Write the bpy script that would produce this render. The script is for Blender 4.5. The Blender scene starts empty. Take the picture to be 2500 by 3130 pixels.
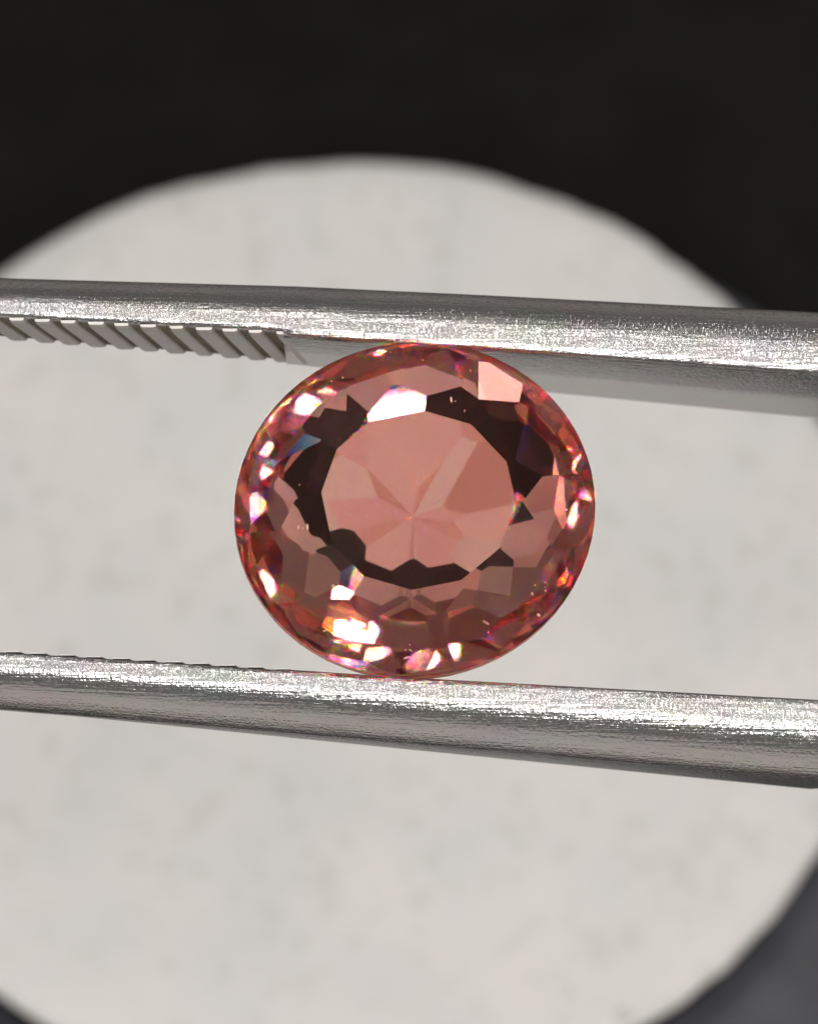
import bpy, bmesh, math, random
from mathutils import Matrix, Vector, noise as mnoise

# one Blender unit = one centimetre
scene = bpy.context.scene
COL = scene.collection
scene.unit_settings.system = 'METRIC'
scene.unit_settings.scale_length = 0.01
R = math.radians
PXCM = 1381.0                       # photograph pixels per centimetre in the gem's plane

# ------------------------------------------------------------------ camera
H_GEM = 4.82                        # height of the stone above the bench
LEAN = R(28)                        # the camera leans this far off the vertical
CAM_DIST = 14.0
XV = Vector((1, 0, 0))
ZV = Vector((0, -math.sin(LEAN), math.cos(LEAN)))    # from the stone towards the camera
YV = Vector((0, math.cos(LEAN), math.sin(LEAN)))
ORIGIN = Vector((0, 0, H_GEM))
VIEW = Matrix(((XV.x, YV.x, ZV.x, ORIGIN.x), (XV.y, YV.y, ZV.y, ORIGIN.y), (XV.z, YV.z, ZV.z, ORIGIN.z), (0, 0, 0, 1)))

cam_data = bpy.data.cameras.new('camera')
cam = bpy.data.objects.new('camera', cam_data)
COL.objects.link(cam)
cam.matrix_world = VIEW @ Matrix.Translation((0, 0, CAM_DIST))
cam_data.sensor_fit = 'HORIZONTAL'
cam_data.sensor_width = 36
cam_data.lens = 36 * CAM_DIST / (2500 / PXCM)
cam_data.clip_start = 0.05
cam_data.clip_end = 500
cam_data.dof.use_dof = True
cam_data.dof.focus_distance = CAM_DIST - 0.08
cam_data.dof.aperture_fstop = (cam_data.lens * 1e-3) / 0.18      # 1.8 mm entrance pupil
scene.camera = cam

# ------------------------------------------------------------------ light
world = bpy.data.worlds.new('World')
scene.world = world
world.use_nodes = True
bg = world.node_tree.nodes['Background']
bg.inputs[0].default_value = (1.0, 0.97, 0.95, 1)
bg.inputs[1].default_value = 0.10

def lamp(name, pos, target, w, h, power, color):
    """an area lamp placed in the stone's view frame (x right, y up, z to the camera), centimetres"""
    d = bpy.data.lights.new(name, 'AREA')
    d.shape = 'RECTANGLE'
    d.size, d.size_y = w, h
    d.energy = power
    d.color = color
    o = bpy.data.objects.new(name, d)
    COL.objects.link(o)
    p = VIEW @ Vector(pos)
    t = VIEW @ Vector(target)
    o.location = p
    o.rotation_euler = (t - p).to_track_quat('-Z', 'Y').to_euler()
    return o

def lamp_dir(name, d, dist, w, h, radiance, color):
    v = Vector(d).normalized() * dist
    return lamp(name, v, (0, 0, 0), w, h, radiance * math.pi * w * h, color)

PANELS = [((0.43, 0.26, 0.865), 1.4, 1.4, 12.0, (1.0, 0.96, 0.92)),
          ((-0.40, 0.40, 0.825), 1.4, 1.4, 10.0, (1.0, 0.97, 0.95)),
          ((-0.26, -0.05, 0.965), 0.8, 0.8, 9.0, (1.0, 0.97, 0.95)),
          ((0.46, 0.88, -0.11), 1.6, 1.6, 8.0, (1.0, 0.95, 0.92)),
          ((0.50, 0.865, 0.06), 1.0, 1.0, 8.0, (1.0, 0.95, 0.92)),
          ((0.45, 0.71, 0.54), 1.4, 1.4, 9.0, (1.0, 0.97, 0.95)),
          ((0.54, -0.40, 0.74), 1.6, 1.6, 9.0, (1.0, 0.96, 0.92)),
          ((-0.85, -0.05, 0.53), 1.6, 1.6, 8.0, (1.0, 0.94, 0.90)),
          ((0.64, 0.00, 0.77), 1.6, 1.6, 9.0, (1.0, 0.97, 0.95)),
          ((0.67, 0.19, 0.71), 1.0, 1.0, 9.0, (1.0, 0.96, 0.92)),
          ((-0.74, -0.20, 0.65), 1.2, 1.2, 9.0, (1.0, 0.97, 0.95)),
          ((-0.66, 0.27, 0.70), 1.0, 1.0, 9.0, (1.0, 0.97, 0.95))]
for d, w, h, rad, c in PANELS:  # panels added to brighten the rim facets and the arms
    lamp_dir('added_panel_lamp', d, 11.0, w, h, rad, c)
SPOTS = [((-0.05, 0.77, 0.63), 1.3, 24.0, (1.0, 0.96, 0.92)),
         ((0.13, 0.17, 0.977), 0.8, 26.0, (1.0, 0.97, 0.94)),
         ((0.28, 0.135, 0.95), 0.8, 24.0, (1.0, 0.98, 0.96)),
         ((-0.54, -0.32, 0.78), 0.9, 24.0, (1.0, 0.97, 0.93)),
         ((-0.47, 0.26, 0.845), 0.7, 24.0, (1.0, 0.97, 0.93)),
         ((0.00, -0.50, 0.86), 1.5, 40.0, (1.0, 0.98, 0.96)),
         ((-0.10, 0.95, 0.29), 0.30, 80.0, (1.0, 0.95, 0.9)),
         ((0.86, -0.04, 0.51), 0.25, 80.0, (1.0, 0.97, 0.93)),
         ((-0.48, 0.83, 0.29), 0.22, 80.0, (1.0, 0.97, 0.93))]
# tiny lamps added round the camera and at the sides for scattered glints
glintrnd = random.Random(17)
for k in range(14):
    a = R(360 * (k + 0.5) / 14)
    e = R(22 + glintrnd.uniform(-3, 8) + (9 if 20 < math.degrees(a) < 160 else 0))
    SPOTS.append(((math.sin(e) * math.cos(a), math.sin(e) * math.sin(a), math.cos(e)), 0.16, 110.0, (1.0, 0.96, 0.92)))
for k in range(10):
    a = R(-30 + 48 * k / 2 if k % 2 else 150 + 30 * k)
    e = R(42 + glintrnd.uniform(-8, 14))
    d = (math.sin(e) * math.cos(a), math.sin(e) * math.sin(a), math.cos(e))
    if d[1] * math.sin(LEAN) + d[2] * math.cos(LEAN) > 0.2:
        SPOTS.append((d, 0.16, 110.0, (1.0, 0.95, 0.90)))
for d, w, rad, c in SPOTS:  # front key, plus small lamps added to make single facets flash
    lamp_dir('key_and_glint_lamp', d, 12.0, w, w, rad, c)

vs = scene.view_settings
vs.view_transform = 'Standard'
vs.look = 'None'
vs.exposure = 0.58
vs.gamma = 1.0
vs.use_curve_mapping = False

cy = scene.cycles
cy.use_denoising = True
cy.max_bounces = 24
cy.glossy_bounces = 20
cy.transmission_bounces = 24
cy.diffuse_bounces = 4
cy.sample_clamp_indirect = 60
cy.use_adaptive_sampling = False

# ------------------------------------------------------------------ helpers
def mat_new(name):
    m = bpy.data.materials.new(name)
    m.use_nodes = True
    nt = m.node_tree
    nt.nodes.clear()
    out = nt.nodes.new('ShaderNodeOutputMaterial')
    return m, nt, out

def node(nt, kind, **inp):
    n = nt.nodes.new(kind)
    for k, v in inp.items():
        key = k.replace('_', ' ')
        n.inputs[key].default_value = v
    return n

def link(nt, a, b):
    nt.links.new(a, b)

def mesh_obj(name, verts, faces, mat, parent=None, matrix=None, smooth=False):
    me = bpy.data.meshes.new(name)
    me.from_pydata([tuple(v) for v in verts], [], faces)
    me.update()
    if smooth:
        for p in me.polygons:
            p.use_smooth = True
    me.materials.append(mat)
    o = bpy.data.objects.new(name, me)
    COL.objects.link(o)
    if parent is not None:
        o.parent = parent
    elif matrix is not None:
        o.matrix_world = matrix
    return o

def tag(o, label=None, cat=None, group=None, kind=None):
    if label: o['label'] = label
    if cat: o['category'] = cat
    if group: o['group'] = group
    if kind: o['kind'] = kind
    return o

def interp(tab, x):
    """piecewise-linear table [(x, v...)] -> tuple of v, extrapolated at the ends"""
    i = 0
    while i < len(tab) - 2 and x > tab[i + 1][0]:
        i += 1
    a, b = tab[i], tab[i + 1]
    t = (x - a[0]) / (b[0] - a[0])
    return tuple(p + (q - p) * t for p, q in zip(a[1:], b[1:]))

# ------------------------------------------------------------------ materials
def mat_foam():
    m, nt, out = mat_new('white_foam')
    tc = nt.nodes.new('ShaderNodeTexCoord')
    b = nt.nodes.new('ShaderNodeBsdfPrincipled')
    b.inputs['Roughness'].default_value = 0.85
    b.inputs['Specular IOR Level'].default_value = 0.2
    # cloudy tint
    n1 = node(nt, 'ShaderNodeTexNoise', Scale=2.2, Detail=3.0, Roughness=0.55)
    link(nt, tc.outputs['Object'], n1.inputs['Vector'])
    r1 = nt.nodes.new('ShaderNodeValToRGB')
    e = r1.color_ramp.elements
    e[0].position = 0.32; e[0].color = (0.71, 0.705, 0.69, 1)
    e[1].position = 0.68; e[1].color = (0.78, 0.765, 0.73, 1)
    link(nt, n1.outputs['Fac'], r1.inputs['Fac'])
    # grey-green pores
    n2 = node(nt, 'ShaderNodeTexNoise', Scale=13.0, Detail=2.5, Roughness=0.5)
    link(nt, tc.outputs['Object'], n2.inputs['Vector'])
    r2 = nt.nodes.new('ShaderNodeValToRGB')
    e = r2.color_ramp.elements
    e[0].position = 0.27; e[0].color = (0.885, 0.89, 0.875, 1)
    e[1].position = 0.47; e[1].color = (1, 1, 1, 1)
    link(nt, n2.outputs['Fac'], r2.inputs['Fac'])
    mx = nt.nodes.new('ShaderNodeMix'); mx.data_type = 'RGBA'; mx.blend_type = 'MULTIPLY'
    mx.inputs['Factor'].default_value = 1.0
    link(nt, r1.outputs['Color'], mx.inputs['A'])
    link(nt, r2.outputs['Color'], mx.inputs['B'])
    link(nt, mx.outputs['Result'], b.inputs['Base Color'])
    n3 = node(nt, 'ShaderNodeTexNoise', Scale=40.0, Detail=4.0)
    link(nt, tc.outputs['Object'], n3.inputs['Vector'])
    bp = node(nt, 'ShaderNodeBump', Strength=0.5, Distance=0.01)
    link(nt, n3.outputs['Fac'], bp.inputs['Height'])
    link(nt, bp.outputs['Normal'], b.inputs['Normal'])
    link(nt, b.outputs['BSDF'], out.inputs['Surface'])
    return m

def mat_black(name, base, rough, spec=0.5):
    m, nt, out = mat_new(name)
    tc = nt.nodes.new('ShaderNodeTexCoord')
    b = nt.nodes.new('ShaderNodeBsdfPrincipled')
    n1 = node(nt, 'ShaderNodeTexNoise', Scale=3.0, Detail=5.0)
    link(nt, tc.outputs['Object'], n1.inputs['Vector'])
    r1 = nt.nodes.new('ShaderNodeValToRGB')
    e = r1.color_ramp.elements
    e[0].position = 0.35; e[0].color = tuple(c * 0.75 for c in base) + (1,)
    e[1].position = 0.65; e[1].color = tuple(c * 1.25 for c in base) + (1,)
    link(nt, n1.outputs['Fac'], r1.inputs['Fac'])
    link(nt, r1.outputs['Color'], b.inputs['Base Color'])
    b.inputs['Roughness'].default_value = rough
    b.inputs['Specular IOR Level'].default_value = spec
    n2 = node(nt, 'ShaderNodeTexNoise', Scale=25.0, Detail=3.0)
    link(nt, tc.outputs['Object'], n2.inputs['Vector'])
    bp = node(nt, 'ShaderNodeBump', Strength=0.3, Distance=0.01)
    link(nt, n2.outputs['Fac'], bp.inputs['Height'])
    link(nt, bp.outputs['Normal'], b.inputs['Normal'])
    link(nt, b.outputs['BSDF'], out.inputs['Surface'])
    return m

def mat_steel(name, base, rough, grain):
    m, nt, out = mat_new(name)
    tc = nt.nodes.new('ShaderNodeTexCoord')
    b = nt.nodes.new('ShaderNodeBsdfPrincipled')
    b.inputs['Metallic'].default_value = 1.0
    # slanted scratches: stretched noise
    mp = nt.nodes.new('ShaderNodeMapping')
    mp.inputs['Rotation'].default_value = (0, 0, R(-32))
    mp.inputs['Scale'].default_value = (170, 30, 80)
    link(nt, tc.outputs['Object'], mp.inputs['Vector'])
    n1 = node(nt, 'ShaderNodeTexNoise', Scale=1.0, Detail=2.0, Roughness=0.5)
    link(nt, mp.outputs['Vector'], n1.inputs['Vector'])
    # long draw lines along the arm
    mp2 = nt.nodes.new('ShaderNodeMapping')
    mp2.inputs['Rotation'].default_value = (0, 0, R(3.5))
    mp2.inputs['Scale'].default_value = (3, 130, 130)
    link(nt, tc.outputs['Object'], mp2.inputs['Vector'])
    n2 = node(nt, 'ShaderNodeTexNoise', Scale=1.0, Detail=2.0)
    link(nt, mp2.outputs['Vector'], n2.inputs['Vector'])
    # sandy pits
    n3 = node(nt, 'ShaderNodeTexNoise', Scale=130.0, Detail=1.0)
    link(nt, tc.outputs['Object'], n3.inputs['Vector'])
    # where the slanted scratches show
    n4 = node(nt, 'ShaderNodeTexNoise', Scale=1.6, Detail=2.0)
    link(nt, tc.outputs['Object'], n4.inputs['Vector'])
    ma = nt.nodes.new('ShaderNodeMath'); ma.operation = 'MULTIPLY'
    link(nt, n1.outputs['Fac'], ma.inputs[0]); link(nt, n4.outputs['Fac'], ma.inputs[1])
    mb_ = nt.nodes.new('ShaderNodeMath'); mb_.operation = 'MULTIPLY_ADD'
    link(nt, n2.outputs['Fac'], mb_.inputs[0]); mb_.inputs[1].default_value = 0.45
    link(nt, ma.outputs[0], mb_.inputs[2])
    mc = nt.nodes.new('ShaderNodeMath'); mc.operation = 'MULTIPLY_ADD'
    link(nt, n3.outputs['Fac'], mc.inputs[0]); mc.inputs[1].default_value = 0.3
    link(nt, mb_.outputs[0], mc.inputs[2])
    bp = node(nt, 'ShaderNodeBump', Strength=grain, Distance=0.006)
    link(nt, mc.outputs[0], bp.inputs['Height'])
    link(nt, bp.outputs['Normal'], b.inputs['Normal'])
    # faint temper colours
    n5 = node(nt, 'ShaderNodeTexNoise', Scale=9.0, Detail=3.0)
    link(nt, tc.outputs['Object'], n5.inputs['Vector'])
    mxc = nt.nodes.new('ShaderNodeMix'); mxc.data_type = 'RGBA'
    mxc.inputs['Factor'].default_value = 0.045
    mxc.inputs['A'].default_value = base + (1,)
    hs = node(nt, 'ShaderNodeHueSaturation', Saturation=2.2, Value=1.3)
    link(nt, n5.outputs['Color'], hs.inputs['Color'])
    link(nt, hs.outputs['Color'], mxc.inputs['B'])
    link(nt, mxc.outputs['Result'], b.inputs['Base Color'])
    b.inputs['Roughness'].default_value = rough
    link(nt, b.outputs['BSDF'], out.inputs['Surface'])
    return m

def mat_gem(name, tint, iors, rough=0.0, haze=0.0):
    """Facet of a coloured stone: the three primaries refract a little differently (dispersion);
    light is coloured each time it meets a facet from inside the stone."""
    m, nt, out = mat_new(name)
    geo = nt.nodes.new('ShaderNodeNewGeometry')
    last = None
    for k in range(3):
        col_out = [0, 0, 0, 1]; col_out[k] = tint[k] ** 4.0
        col_in = [0, 0, 0, 1]; col_in[k] = tint[k]
        mx = nt.nodes.new('ShaderNodeMix'); mx.data_type = 'RGBA'
        mx.inputs['A'].default_value = col_out
        mx.inputs['B'].default_value = col_in
        link(nt, geo.outputs['Backfacing'], mx.inputs['Factor'])
        g = nt.nodes.new('ShaderNodeBsdfGlass')
        g.distribution = 'GGX'
        g.inputs['Roughness'].default_value = rough
        g.inputs['IOR'].default_value = iors[k]
        link(nt, mx.outputs['Result'], g.inputs['Color'])
        if last is None:
            last = g.outputs[0]
        else:
            a = nt.nodes.new('ShaderNodeAddShader')
            link(nt, last, a.inputs[0]); link(nt, g.outputs[0], a.inputs[1])
            last = a.outputs[0]
    if haze > 0:
        # rough lobe spreads a little light, in place of bloom round highlights
        hz = nt.nodes.new('ShaderNodeBsdfGlass')
        hz.distribution = 'GGX'
        hz.inputs['Roughness'].default_value = 0.20
        hz.inputs['IOR'].default_value = iors[1]
        hz.inputs['Color'].default_value = (tint[0] ** 2, tint[1] ** 2, tint[2] ** 2, 1)
        ms = nt.nodes.new('ShaderNodeMixShader')
        ms.inputs['Fac'].default_value = haze
        link(nt, last, ms.inputs[1]); link(nt, hz.outputs[0], ms.inputs[2])
        last = ms.outputs[0]
    link(nt, last, out.inputs['Surface'])
    return m

def mat_girdle():
    # ground, unpolished edge of the stone: half frosted glass, half pale powdery surface
    m, nt, out = mat_new('ground_girdle')
    g = nt.nodes.new('ShaderNodeBsdfGlass')
    g.inputs['Roughness'].default_value = 0.4
    g.inputs['IOR'].default_value = 1.72
    g.inputs['Color'].default_value = (0.97, 0.70, 0.64, 1)
    d = nt.nodes.new('ShaderNodeBsdfTranslucent')
    d.inputs['Color'].default_value = (0.95, 0.55, 0.46, 1)
    d2 = nt.nodes.new('ShaderNodeBsdfDiffuse')
    d2.inputs['Color'].default_value = (0.92, 0.58, 0.50, 1)
    m1 = nt.nodes.new('ShaderNodeMixShader')
    link(nt, d.outputs[0], m1.inputs[1]); link(nt, d2.outputs[0], m1.inputs[2])
    m2 = nt.nodes.new('ShaderNodeMixShader')
    m2.inputs['Fac'].default_value = 0.6
    link(nt, g.outputs[0], m2.inputs[1]); link(nt, m1.outputs[0], m2.inputs[2])
    link(nt, m2.outputs[0], out.inputs['Surface'])
    return m

M_FOAM = mat_foam()
M_BENCH = mat_black('black_bench', (0.006, 0.006, 0.005), 0.7, 0.15)
M_TABLE = mat_black('pale_bounce_table', (0.68, 0.65, 0.63), 0.6, 0.2)  # pale table out of view, added to send light into the stone
M_RIM = mat_black('black_plastic', (0.012, 0.012, 0.015), 0.5, 0.3)
M_BASE = mat_black('charcoal_plastic', (0.075, 0.076, 0.085), 0.38)
M_STEEL = mat_steel('brushed_steel', (0.50, 0.49, 0.48), 0.26, 0.62)
M_GROOVE = mat_steel('worn_steel', (0.66, 0.64, 0.61), 0.5, 0.4)
IORS = (1.7155, 1.72, 1.7255)
M_GEM = mat_gem('peach_pink_stone', (0.995, 0.84, 0.81), IORS, haze=0.08)
# per-facet pavilion tints put the stone's inner light and dark into the colour
M_FACET_TONES = [mat_gem('facet_light_tone', c, IORS) for c in
           ((0.99, 0.84, 0.81), (0.90, 0.64, 0.60), (1.0, 0.98, 0.96), (0.80, 0.55, 0.50), (0.96, 0.74, 0.75))]

M_GIRDLE = mat_girdle()
M_GROOVE_DIRT_SHADE = mat_black('brown_dirt_and_shade', (0.12, 0.098, 0.06), 0.6)  # dirt, its dark tone also standing in for shade in the shallow grooves

# ------------------------------------------------------------------ the setting: bench
bench = mesh_obj('unseen_bench_surface', [(-60, -60, -0.104), (60, -60, -0.104), (60, 60, -0.104), (-60, 60, -0.104)], [(0, 1, 2, 3)], M_TABLE)
tag(bench, kind='structure')

def mat_sheet():
    # black mat with rounded corners and a soft edge
    hx, hy, cr, n = 4.3, 4.5, 0.4, 8
    ring = []
    for cx, cy, a0 in ((hx - cr, hy - cr, 0), (cr - hx, hy - cr, 90), (cr - hx, cr - hy, 180), (hx - cr, cr - hy, 270)):
        for i in range(n + 1):
            a = R(a0 + 90 * i / n)
            ring.append((cx + cr * math.cos(a), cy + cr * math.sin(a), math.cos(a), math.sin(a)))
    m = len(ring)
    verts = [(x, y, -0.10) for x, y, u, v in ring] + [(x, y, -0.02) for x, y, u, v in ring] + [(x - 0.03 * u, y - 0.03 * v, 0.0) for x, y, u, v in ring]
    faces = []
    for l in range(2):
        for i in range(m):
            k = (i + 1) % m
            faces.append((l * m + i, l * m + k, (l + 1) * m + k, (l + 1) * m + i))
    faces.append(tuple(2 * m + i for i in range(m)))
    o = mesh_obj('black_mat', verts, faces, M_BENCH)
    tag(o, 'matte black mat under the box, filling the top of the picture', 'mat')
    o.location = (0, 2.7, 0)

mat_sheet()

# ------------------------------------------------------------------ black round box with a white pad
PAD_C = Vector((-0.187, 2.053, 0))
PAD_R = 1.59

def lathe(name, prof, mat, parent=None, matrix=None, seg=128, wob=None, smooth=True, cap=False):
    vs_, fs = [], []
    for i in range(seg):
        a = 2 * math.pi * i / seg
        for j, (r, z) in enumerate(prof):
            rr = r + (wob(a, j) if wob else 0)
            vs_.append((rr * math.cos(a), rr * math.sin(a), z))
    n = len(prof)
    for i in range(seg):
        k = (i + 1) % seg
        for j in range(n - 1):
            fs.append((i * n + j, k * n + j, k * n + j + 1, i * n + j + 1))
    if cap:
        vs_.append((0, 0, prof[-1][1]))
        c = len(vs_) - 1
        for i in range(seg):
            k = (i + 1) % seg
            fs.append((i * n + n - 1, k * n + n - 1, c))
    return mesh_obj(name, vs_, fs, mat, parent, matrix, smooth)

box = bpy.data.objects.new('gem_box', None)
COL.objects.link(box)
box.location = (PAD_C.x, PAD_C.y, 0.004)
tag(box, 'round black plastic box under the white pad, seen at the corners', 'box')
Q = PAD_R
ped = lathe('pedestal', [(Q - 0.03, 0.11), (Q - 0.03, 0.24), (Q - 0.045, 0.262)], M_RIM, box, cap=True)
base = lathe('base', [(Q + 0.22, 0.0), (Q + 0.22, 0.05), (Q + 0.20, 0.10), (Q + 0.15, 0.135), (Q + 0.07, 0.145), (Q - 0.02, 0.13), (Q - 0.12, 0.10), (Q - 0.3, 0.095)], M_BASE, box, cap=True)
base.location = (0.18, -0.26, 0)

def padwob(a, j):
    p = Vector((math.cos(a) * 2.2, math.sin(a) * 2.2, 9.3))
    return 0.017 * mnoise.noise(p) + 0.016 * mnoise.noise(p * 2.7) + 0.007 * mnoise.noise(p * 7.0) - (0.004 if j == 0 else 0)
pad = lathe('foam_pad', [(PAD_R - 0.02, 0.0), (PAD_R, 0.012), (PAD_R, 0.03), (PAD_R - 0.03, 0.045), (PAD_R - 0.12, 0.05), (0.7, 0.05)],
            M_FOAM, None, Matrix.Translation((PAD_C.x, PAD_C.y, 0.270)), wob=padwob, cap=True, seg=320)
tag(pad, 'round off-white pad filling the background below the tweezers', 'pad')

# ------------------------------------------------------------------ tweezers
TILT = R(9)
TW = VIEW @ Matrix.Rotation(-TILT, 4, 'X')      # local z axis leans to the top of the picture
tweezers = bpy.data.objects.new('tweezers', None)
COL.objects.link(tweezers)
tweezers.matrix_world = TW
tag(tweezers, 'steel gem tweezers with serrated tips gripping the pink stone', 'tweezers')

def px(x): return (x - 1250) / PXCM
def py(y): return (1565 - y) / PXCM

# tables in photograph pixels at the arms' upper edges: x, inner edge y, outer edge y, depth of inner face (cm)
UPPER = [(-60, 978, 796, 0.23), (0, 981, 799, 0.235), (900, 1028, 824, 0.35), (1500, 1070, 852, 0.46), (2500, 1146, 904, 0.55),
         (9000, 1560, 1400, 0.60), (16000, 1640, 1500, 0.60)]
LOWER = [(-60, 1993, 2153, 0.23), (0, 1997, 2157, 0.235), (600, 2035, 2206, 0.33), (1250, 2078, 2264, 0.40), (2500, 2147, 2372, 0.55),
         (9000, 1745, 1960, 0.60), (16000, 1700, 1860, 0.60)]

GROOVE = 0.010                      # depth of the cuts between the serrations
SERR_END = 862                      # photograph x where the serrations stop

def arm(table, sgn, label):
    xs = [-60 + i * 40 for i in range(23)] + [SERR_END - 1, SERR_END + 4] + [900 + i * 40 for i in range(46)] + [2740 + i * 520 for i in range(27)]
    verts, faces, dirt_shade = [], [], []
    nsec = None
    Z0 = 0.035
    for x in xs:
        yi, yo, d = interp(table, x)
        Y0, Y1 = py(yi), py(yo)
        T = abs(Y1 - Y0)
        # profile: (fraction of the thickness outwards, depth below the upper face); the inner face is cut back
        # by the groove depth where the serrations stand
        cut = GROOVE * (1.0 if sgn > 0 else 0.22) / T * (1.0 if x < SERR_END else 0.0)
        if sgn > 0:
            top = [(0.25, 0.004), (0.38, -0.001), (0.50, -0.012), (0.60, -0.027), (0.70, -0.048), (0.80, -0.075),
                   (0.90, -0.112), (0.965, -0.15), (1.0, -0.19)]
        else:
            top = [(0.20, 0.003), (0.32, 0.001), (0.43, -0.006), (0.54, -0.016), (0.65, -0.031), (0.75, -0.050),
                   (0.85, -0.078), (0.93, -0.115), (0.97, -0.15)]
        prof = [(cut, -d), (cut, -d * 0.5), (cut, -0.022), (cut + 0.015, -0.008), (cut + 0.05, 0.0)] + top + [(0.95, -max(d * 0.72, 0.195)), (0.80, -max(d, 0.21))]
        if nsec is None: nsec = len(prof)
        for f, w in prof:
            verts.append((px(x), Y0 + sgn * f * T - 0.0, Z0 + w))
    n = nsec
    for i in range(len(xs) - 1):
        for j in range(n):
            k = (j + 1) % n
            q = (i * n + j, i * n + k, (i + 1) * n + k, (i + 1) * n + j)
            faces.append(q if sgn > 0 else q[::-1])
            dirt_shade.append(1 if (j < 2 and xs[i] < SERR_END - 1) else 0)
    faces.append(tuple(range(n)) if sgn < 0 else tuple(reversed(range(n))))
    e = (len(xs) - 1) * n
    faces.append(tuple(e + j for j in range(n)) if sgn > 0 else tuple(e + j for j in reversed(range(n))))
    o = mesh_obj('arm', verts, faces, M_STEEL, tweezers, smooth=True)
    bm = bmesh.new(); bm.from_mesh(o.data)
    bmesh.ops.recalc_face_normals(bm, faces=bm.faces)
    bm.to_mesh(o.data); bm.free()
    o.data.materials.append(M_GROOVE_DIRT_SHADE)
    for i, k in enumerate(dirt_shade):
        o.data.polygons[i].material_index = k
    o['label'] = label
    return o

arm_up = arm(UPPER, 1, 'tweezer arm above the stone with its grey inner face showing')
arm_lo = arm(LOWER, -1, 'tweezer arm below the stone with a bright brushed top')

# serrations: slanted flat-topped ridges with rounded shoulders across the inner faces near the tips
def ridges(par, table, sgn, x0, count, step):
    rnd = random.Random(11 if sgn > 0 else 12)
    sec = [(-1.0, -0.2), (-1.0, 0.55), (-0.86, 0.86), (-0.6, 1.0), (0.6, 1.0), (0.86, 0.86), (1.0, 0.55), (1.0, -0.2)]
    gd = GROOVE * (1.0 if sgn > 0 else 0.22)
    for c in range(count):
        x = x0 + c * step + rnd.uniform(-4, 4)
        yi, yo, d = interp(table, x)
        verts, faces = [], []
        hw = 0.0190 + rnd.uniform(-0.002, 0.002)
        slant = 0.056
        rows = [(0.0, 0.40), (0.04, 0.8), (0.10, 1.0), (0.5, 1.0), (0.9, 1.0), (0.97, 0.85), (1.0, 0.5)]
        for t, e in rows:
            zc = 0.035 - 0.003 - t * (d + 0.008)
            xc = px(x) + slant * t
            ycen = py(interp(table, x + slant * t * PXCM)[0])
            for u, v in sec:
                verts.append((xc + hw * u * (0.75 + 0.25 * e), ycen + sgn * gd * (1 - v * (0.25 + 0.75 * e)), zc))
        n = len(sec)
        for i in range(len(rows) - 1):
            for j in range(n):
                k = (j + 1) % n
                faces.append((i * n + j, i * n + k, (i + 1) * n + k, (i + 1) * n + j))
        faces.append(tuple(range(n)))
        faces.append(tuple((len(rows) - 1) * n + j for j in range(n)))
        o = mesh_obj('serration', verts, faces, M_GROOVE, par)
        bm = bmesh.new(); bm.from_mesh(o.data)
        bmesh.ops.recalc_face_normals(bm, faces=bm.faces)
        bm.to_mesh(o.data); bm.free()

ridges(arm_up, UPPER, 1, -38, 12, 82)
ridges(arm_lo, LOWER, -1, -38, 12, 82)

# ------------------------------------------------------------------ the stone
GEM_A, GEM_B = 0.400, 0.374
GEM_TILT = R(9)
gem = bpy.data.objects.new('gemstone', None)
COL.objects.link(gem)
gem.matrix_world = (VIEW @ Matrix.Translation((px(1267), py(1561), 0.0)) @ Matrix.Rotation(-GEM_TILT, 4, 'X')
                    @ Matrix.Rotation(R(2), 4, 'Y') @ Matrix.Rotation(R(12), 4, 'Z'))
tag(gem, 'oval faceted peach-pink gemstone held between the tweezer arms', 'gemstone')

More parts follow.
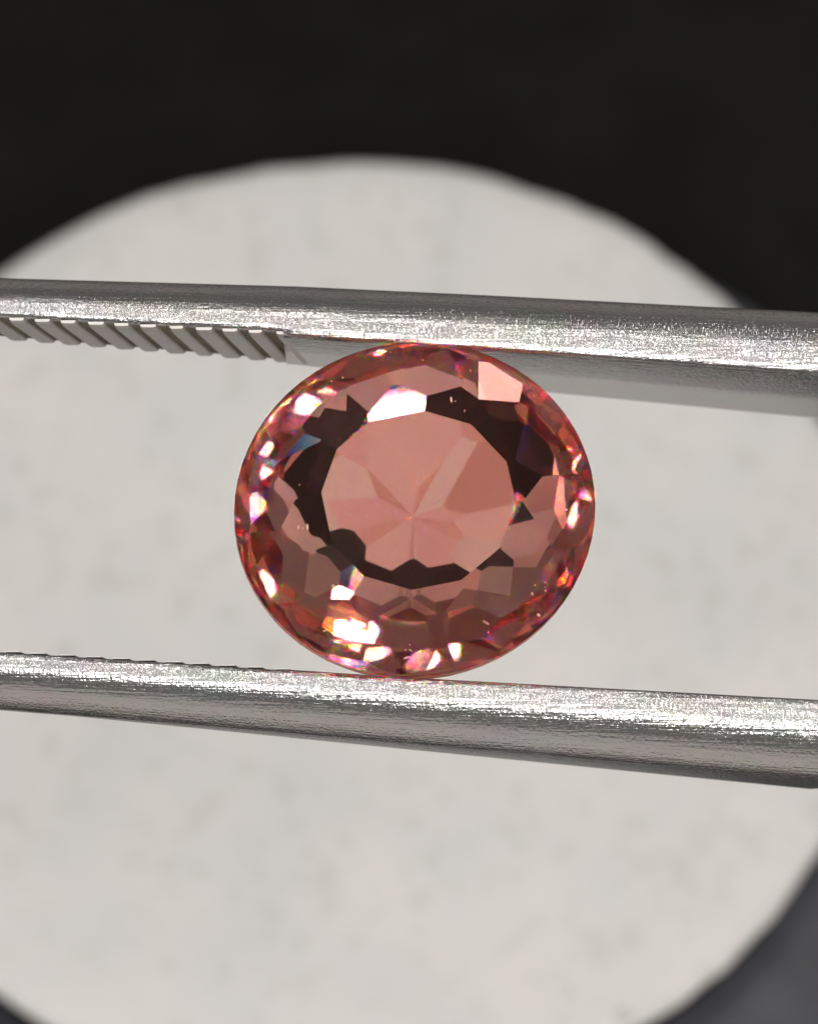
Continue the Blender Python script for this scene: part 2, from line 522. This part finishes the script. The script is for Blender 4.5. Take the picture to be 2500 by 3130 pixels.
SEED = 52
def gem_planes():
    """facet planes of a round brilliant of unit radius: (normal, distance, kind)"""
    P = []
    NF = 12
    g = 0.060
    def pl(az, slope, r0, z0, kind, top):
        a, s = az, R(slope)
        n = Vector((math.sin(s) * math.cos(a), math.sin(s) * math.sin(a), math.cos(s) * (1 if top else -1)))
        d = n.dot(Vector((r0 * math.cos(a), r0 * math.sin(a), z0)))
        P.append((n, d, kind))
    rnd = random.Random(SEED)
    jit = lambda s: rnd.uniform(-s, s)
    rnd2 = random.Random(8)
    centre = lambda a, v: min(v, 12.6) if math.sin(a + R(12)) < 0 else v
    # table
    ht = 0.385
    P.append((Vector((0, 0, 1)), ht, 'table_facet'))
    for i in range(NF):
        a = 2 * math.pi * (i + 0.5) / NF
        pl(a + R(jit(.8)), 36.8 + jit(1.6), 0.985, g + 0.015, 'kite_facet', True)
        b = 2 * math.pi * i / NF
        pl(b + R(jit(.8)), 27.5 + jit(2.2), 0.515 + jit(.012), ht, 'star_facet', True)
    for i in range(2 * NF):
        a = 2 * math.pi * (i + 0.5) / (2 * NF)
        pl(a + R(jit(.8)), 38.0 + jit(2.2), 0.85 + jit(.010), g + 0.128, 'break_facet', True)
    for i in range(4 * NF):
        a = 2 * math.pi * (i + 0.5) / (4 * NF)
        pl(a + R(jit(.8)), 47.5 + jit(2.0), 0.997, g, 'upper_girdle_facet', True)
    # girdle
    ng = 64
    for i in range(ng):
        a = 2 * math.pi * (i + 0.5) / ng
        P.append((Vector((math.cos(a), math.sin(a), 0)), 1.0, 'girdle'))
    # pavilion in tiers: steep by the girdle, flat towards the point
    for i in range(3 * NF):
        a = 2 * math.pi * (i + 0.5) / (3 * NF)
        pl(a + R(jit(.6)), 62 + jit(2.5), 0.995, -g, 'pavilion', False)
    for i in range(2 * NF):
        a = 2 * math.pi * (i + 0.0) / (2 * NF)
        pl(a + R(jit(.6)), 46.0 + jit(2.0), 0.90, -g - 0.175, 'pavilion', False)
    for i in range(NF):
        a = 2 * math.pi * i / NF
        pl(a + R(jit(2)), 31.0 + 9 * math.sin(a + R(12)) ** 2 + jit(2.5), 0.70 - 0.10 * math.sin(a + R(12)) ** 2, -0.415 - 0.06 * math.sin(a + R(12)) ** 2, 'pavilion', False)
        pl(a + R(180 / NF + jit(3)), 35.5 + jit(3.0), 0.765, -0.370, 'pavilion', False)
        a = 2 * math.pi * (i + .5) / NF
        pl(a + R(jit(1.5)), 22.0 + 2.0 * math.sin(a + R(12)) + jit(2.4), 0.46, -0.530, 'pavilion', False)
        a = 2 * math.pi * (i + .12) / NF
        pl(a + R(jit(5)), centre(a, 14.5 + 2.6 * math.sin(a + R(12)) + jit(1.8)), 0.0, -0.650, 'pavilion', False)
        a += R(192 / NF)
        pl(a + R(jit(5)), centre(a, 16.0 + 2.6 * math.sin(a + R(12)) + jit(1.8)), 0.02 + 0.09 * rnd2.random(), -0.650, 'pavilion', False)
    return P

def clip_poly(poly, n, d, eps=1e-9):
    out = []
    m = len(poly)
    for i in range(m):
        a, b = poly[i], poly[(i + 1) % m]
        da, db = n.dot(a) - d, n.dot(b) - d
        if da <= eps:
            out.append(a)
        if (da < -eps and db > eps) or (da > eps and db < -eps):
            out.append(a + (b - a) * (da / (da - db)))
    return out

def polytope(P):
    faces = []
    for i, (n, d, kind) in enumerate(P):
        u = n.orthogonal().normalized()
        v = n.cross(u)
        c = n * d
        S = 4.0
        poly = [c + u * S + v * S, c - u * S + v * S, c - u * S - v * S, c + u * S - v * S]
        for j, (m, e, _) in enumerate(P):
            if j == i: continue
            poly = clip_poly(poly, m, e)
            if len(poly) < 3: break
        if len(poly) >= 3:
            faces.append((kind, poly))
    return faces

class Weld:
    """hands out one set of coordinates for corners that coincide, so facets meet exactly"""
    def __init__(self, tol): self.t, self.pts = tol, []
    def get(self, p):
        for i, q in enumerate(self.pts):
            if (p - q).length < self.t:
                return i
        self.pts.append(p)
        return len(self.pts) - 1

def build_gem():
    weld = Weld(2e-4)
    joined = {}
    for kind, poly in polytope(gem_planes()):
        idx = []
        for p in poly:
            k = weld.get(p)
            if not idx or idx[-1] != k:
                idx.append(k)
        while len(idx) > 1 and idx[0] == idx[-1]: idx.pop()
        if len(idx) < 3: continue
        joined.setdefault(kind, []).append(idx)
    sc = lambda p: (p.x * GEM_A, p.y * GEM_B, p.z * GEM_A)
    for kind, polys in joined.items():
        groups = [polys] if kind in ('girdle', 'pavilion') else [[p] for p in polys]
        for grp in groups:
            vmap, vs_, fs = {}, [], []
            for f in grp:
                q = []
                for k in f:
                    if k not in vmap:
                        vmap[k] = len(vs_); vs_.append(sc(weld.pts[k]))
                    q.append(vmap[k])
                fs.append(tuple(q))
            o = mesh_obj(kind, vs_, fs, M_GIRDLE if kind == 'girdle' else M_GEM, gem)
            if kind == 'pavilion':
                o.data.materials.clear()
                for m in M_FACET_TONES:
                    o.data.materials.append(m)
                for p in o.data.polygons:
                    p.material_index = 0
                flat = sorted((p for p in o.data.polygons if p.normal.z < -0.885),
                              key=lambda p: (p.normal.z < -0.945, math.atan2(p.normal.y, p.normal.x)))
                for i, p in enumerate(flat):
                    p.material_index = (2, 1, 0, 3, 2, 4, 1, 0, 4, 3)[i % 10]

build_gem()

# ------------------------------------------------------------------ small things
def pad_point(x, y):
    """where the line of sight through photograph pixel (x, y) meets the top of the pad"""
    c = VIEW @ Vector((0, 0, CAM_DIST))
    d = (VIEW @ Vector((px(x), py(y), 0))) - c
    t = (0.3195 - c.z) / d.z
    return c + d * t

def crumb(x, y, r, seed, label):
    rnd = random.Random(seed)
    bm = bmesh.new()
    bmesh.ops.create_icosphere(bm, subdivisions=2, radius=r)
    for v in bm.verts:
        v.co *= 1 + 0.35 * mnoise.noise(v.co * (1.1 / r) + Vector((seed, 0, 0)))
        v.co.z *= 0.6
    me = bpy.data.meshes.new('crumb')
    bm.to_mesh(me); bm.free()
    for p in me.polygons: p.use_smooth = True
    me.materials.append(M_FOAM)
    o = bpy.data.objects.new('crumb', me)
    COL.objects.link(o)
    o.location = pad_point(x, y) + Vector((0, 0, r * 0.45))
    tag(o, label, 'crumb')

crumb(1905, 3108, 0.020, 3, 'larger pale crumb on the pad at the bottom edge of the picture')
crumb(1738, 3040, 0.014, 7, 'smaller pale crumb on the pad, left of the larger one')

def glint_specks():
    """raised pinkish specks on the crown, standing in for small bright reflections"""
    rnd = random.Random(4)
    facets = [o for o in gem.children if o.name.split('.')[0] in ('star_facet', 'kite_facet', 'break_facet')]
    areas = [o.data.polygons[0].area for o in facets]
    bm = bmesh.new()
    for k in range(34):
        f = rnd.choices(facets, areas)[0]
        me = f.data
        p = me.polygons[0]
        vs_ = [me.vertices[i].co for i in p.vertices]
        w = [rnd.random() ** 1.5 + 0.02 for _ in vs_]
        t = sum(w)
        c = sum((v * (q / t) for v, q in zip(vs_, w)), Vector())
        r = 0.0014 + 0.0030 * rnd.random() ** 3
        mt = (Matrix.Translation(c + p.normal * r * 0.3) @ p.normal.to_track_quat('Z', 'Y').to_matrix().to_4x4()
              @ Matrix.Rotation(rnd.uniform(0, 6.28), 4, 'Z') @ Matrix.Diagonal((rnd.choice((0.8, 1.0, 1.3, 2.6)), 0.8, 0.5, 1)))
        bmesh.ops.create_icosphere(bm, subdivisions=2, radius=r, matrix=mt)
    me = bpy.data.meshes.new('glint_specks')
    bm.to_mesh(me); bm.free()
    for p in me.polygons: p.use_smooth = True
    m, nt, out = mat_new('pink_glint')  # pink colour imitates reflected sparkle on the facets
    tc = nt.nodes.new('ShaderNodeTexCoord')
    nz = node(nt, 'ShaderNodeTexNoise', Scale=30.0)
    link(nt, tc.outputs['Object'], nz.inputs['Vector'])
    rp = nt.nodes.new('ShaderNodeValToRGB')
    rp.color_ramp.elements[0].color = (0.42, 0.15, 0.13, 1)
    rp.color_ramp.elements[1].color = (0.72, 0.42, 0.38, 1)
    rp.color_ramp.elements[0].position = 0.35
    rp.color_ramp.elements[1].position = 0.65
    link(nt, nz.outputs['Fac'], rp.inputs['Fac'])
    b = nt.nodes.new('ShaderNodeBsdfPrincipled')
    b.inputs['Roughness'].default_value = 0.6
    link(nt, rp.outputs['Color'], b.inputs['Base Color'])
    link(nt, b.outputs[0], out.inputs['Surface'])
    me.materials.append(m)
    o = bpy.data.objects.new('glint_specks', me)
    COL.objects.link(o)
    o.parent = gem
    o['kind'] = 'stuff'

glint_specks()
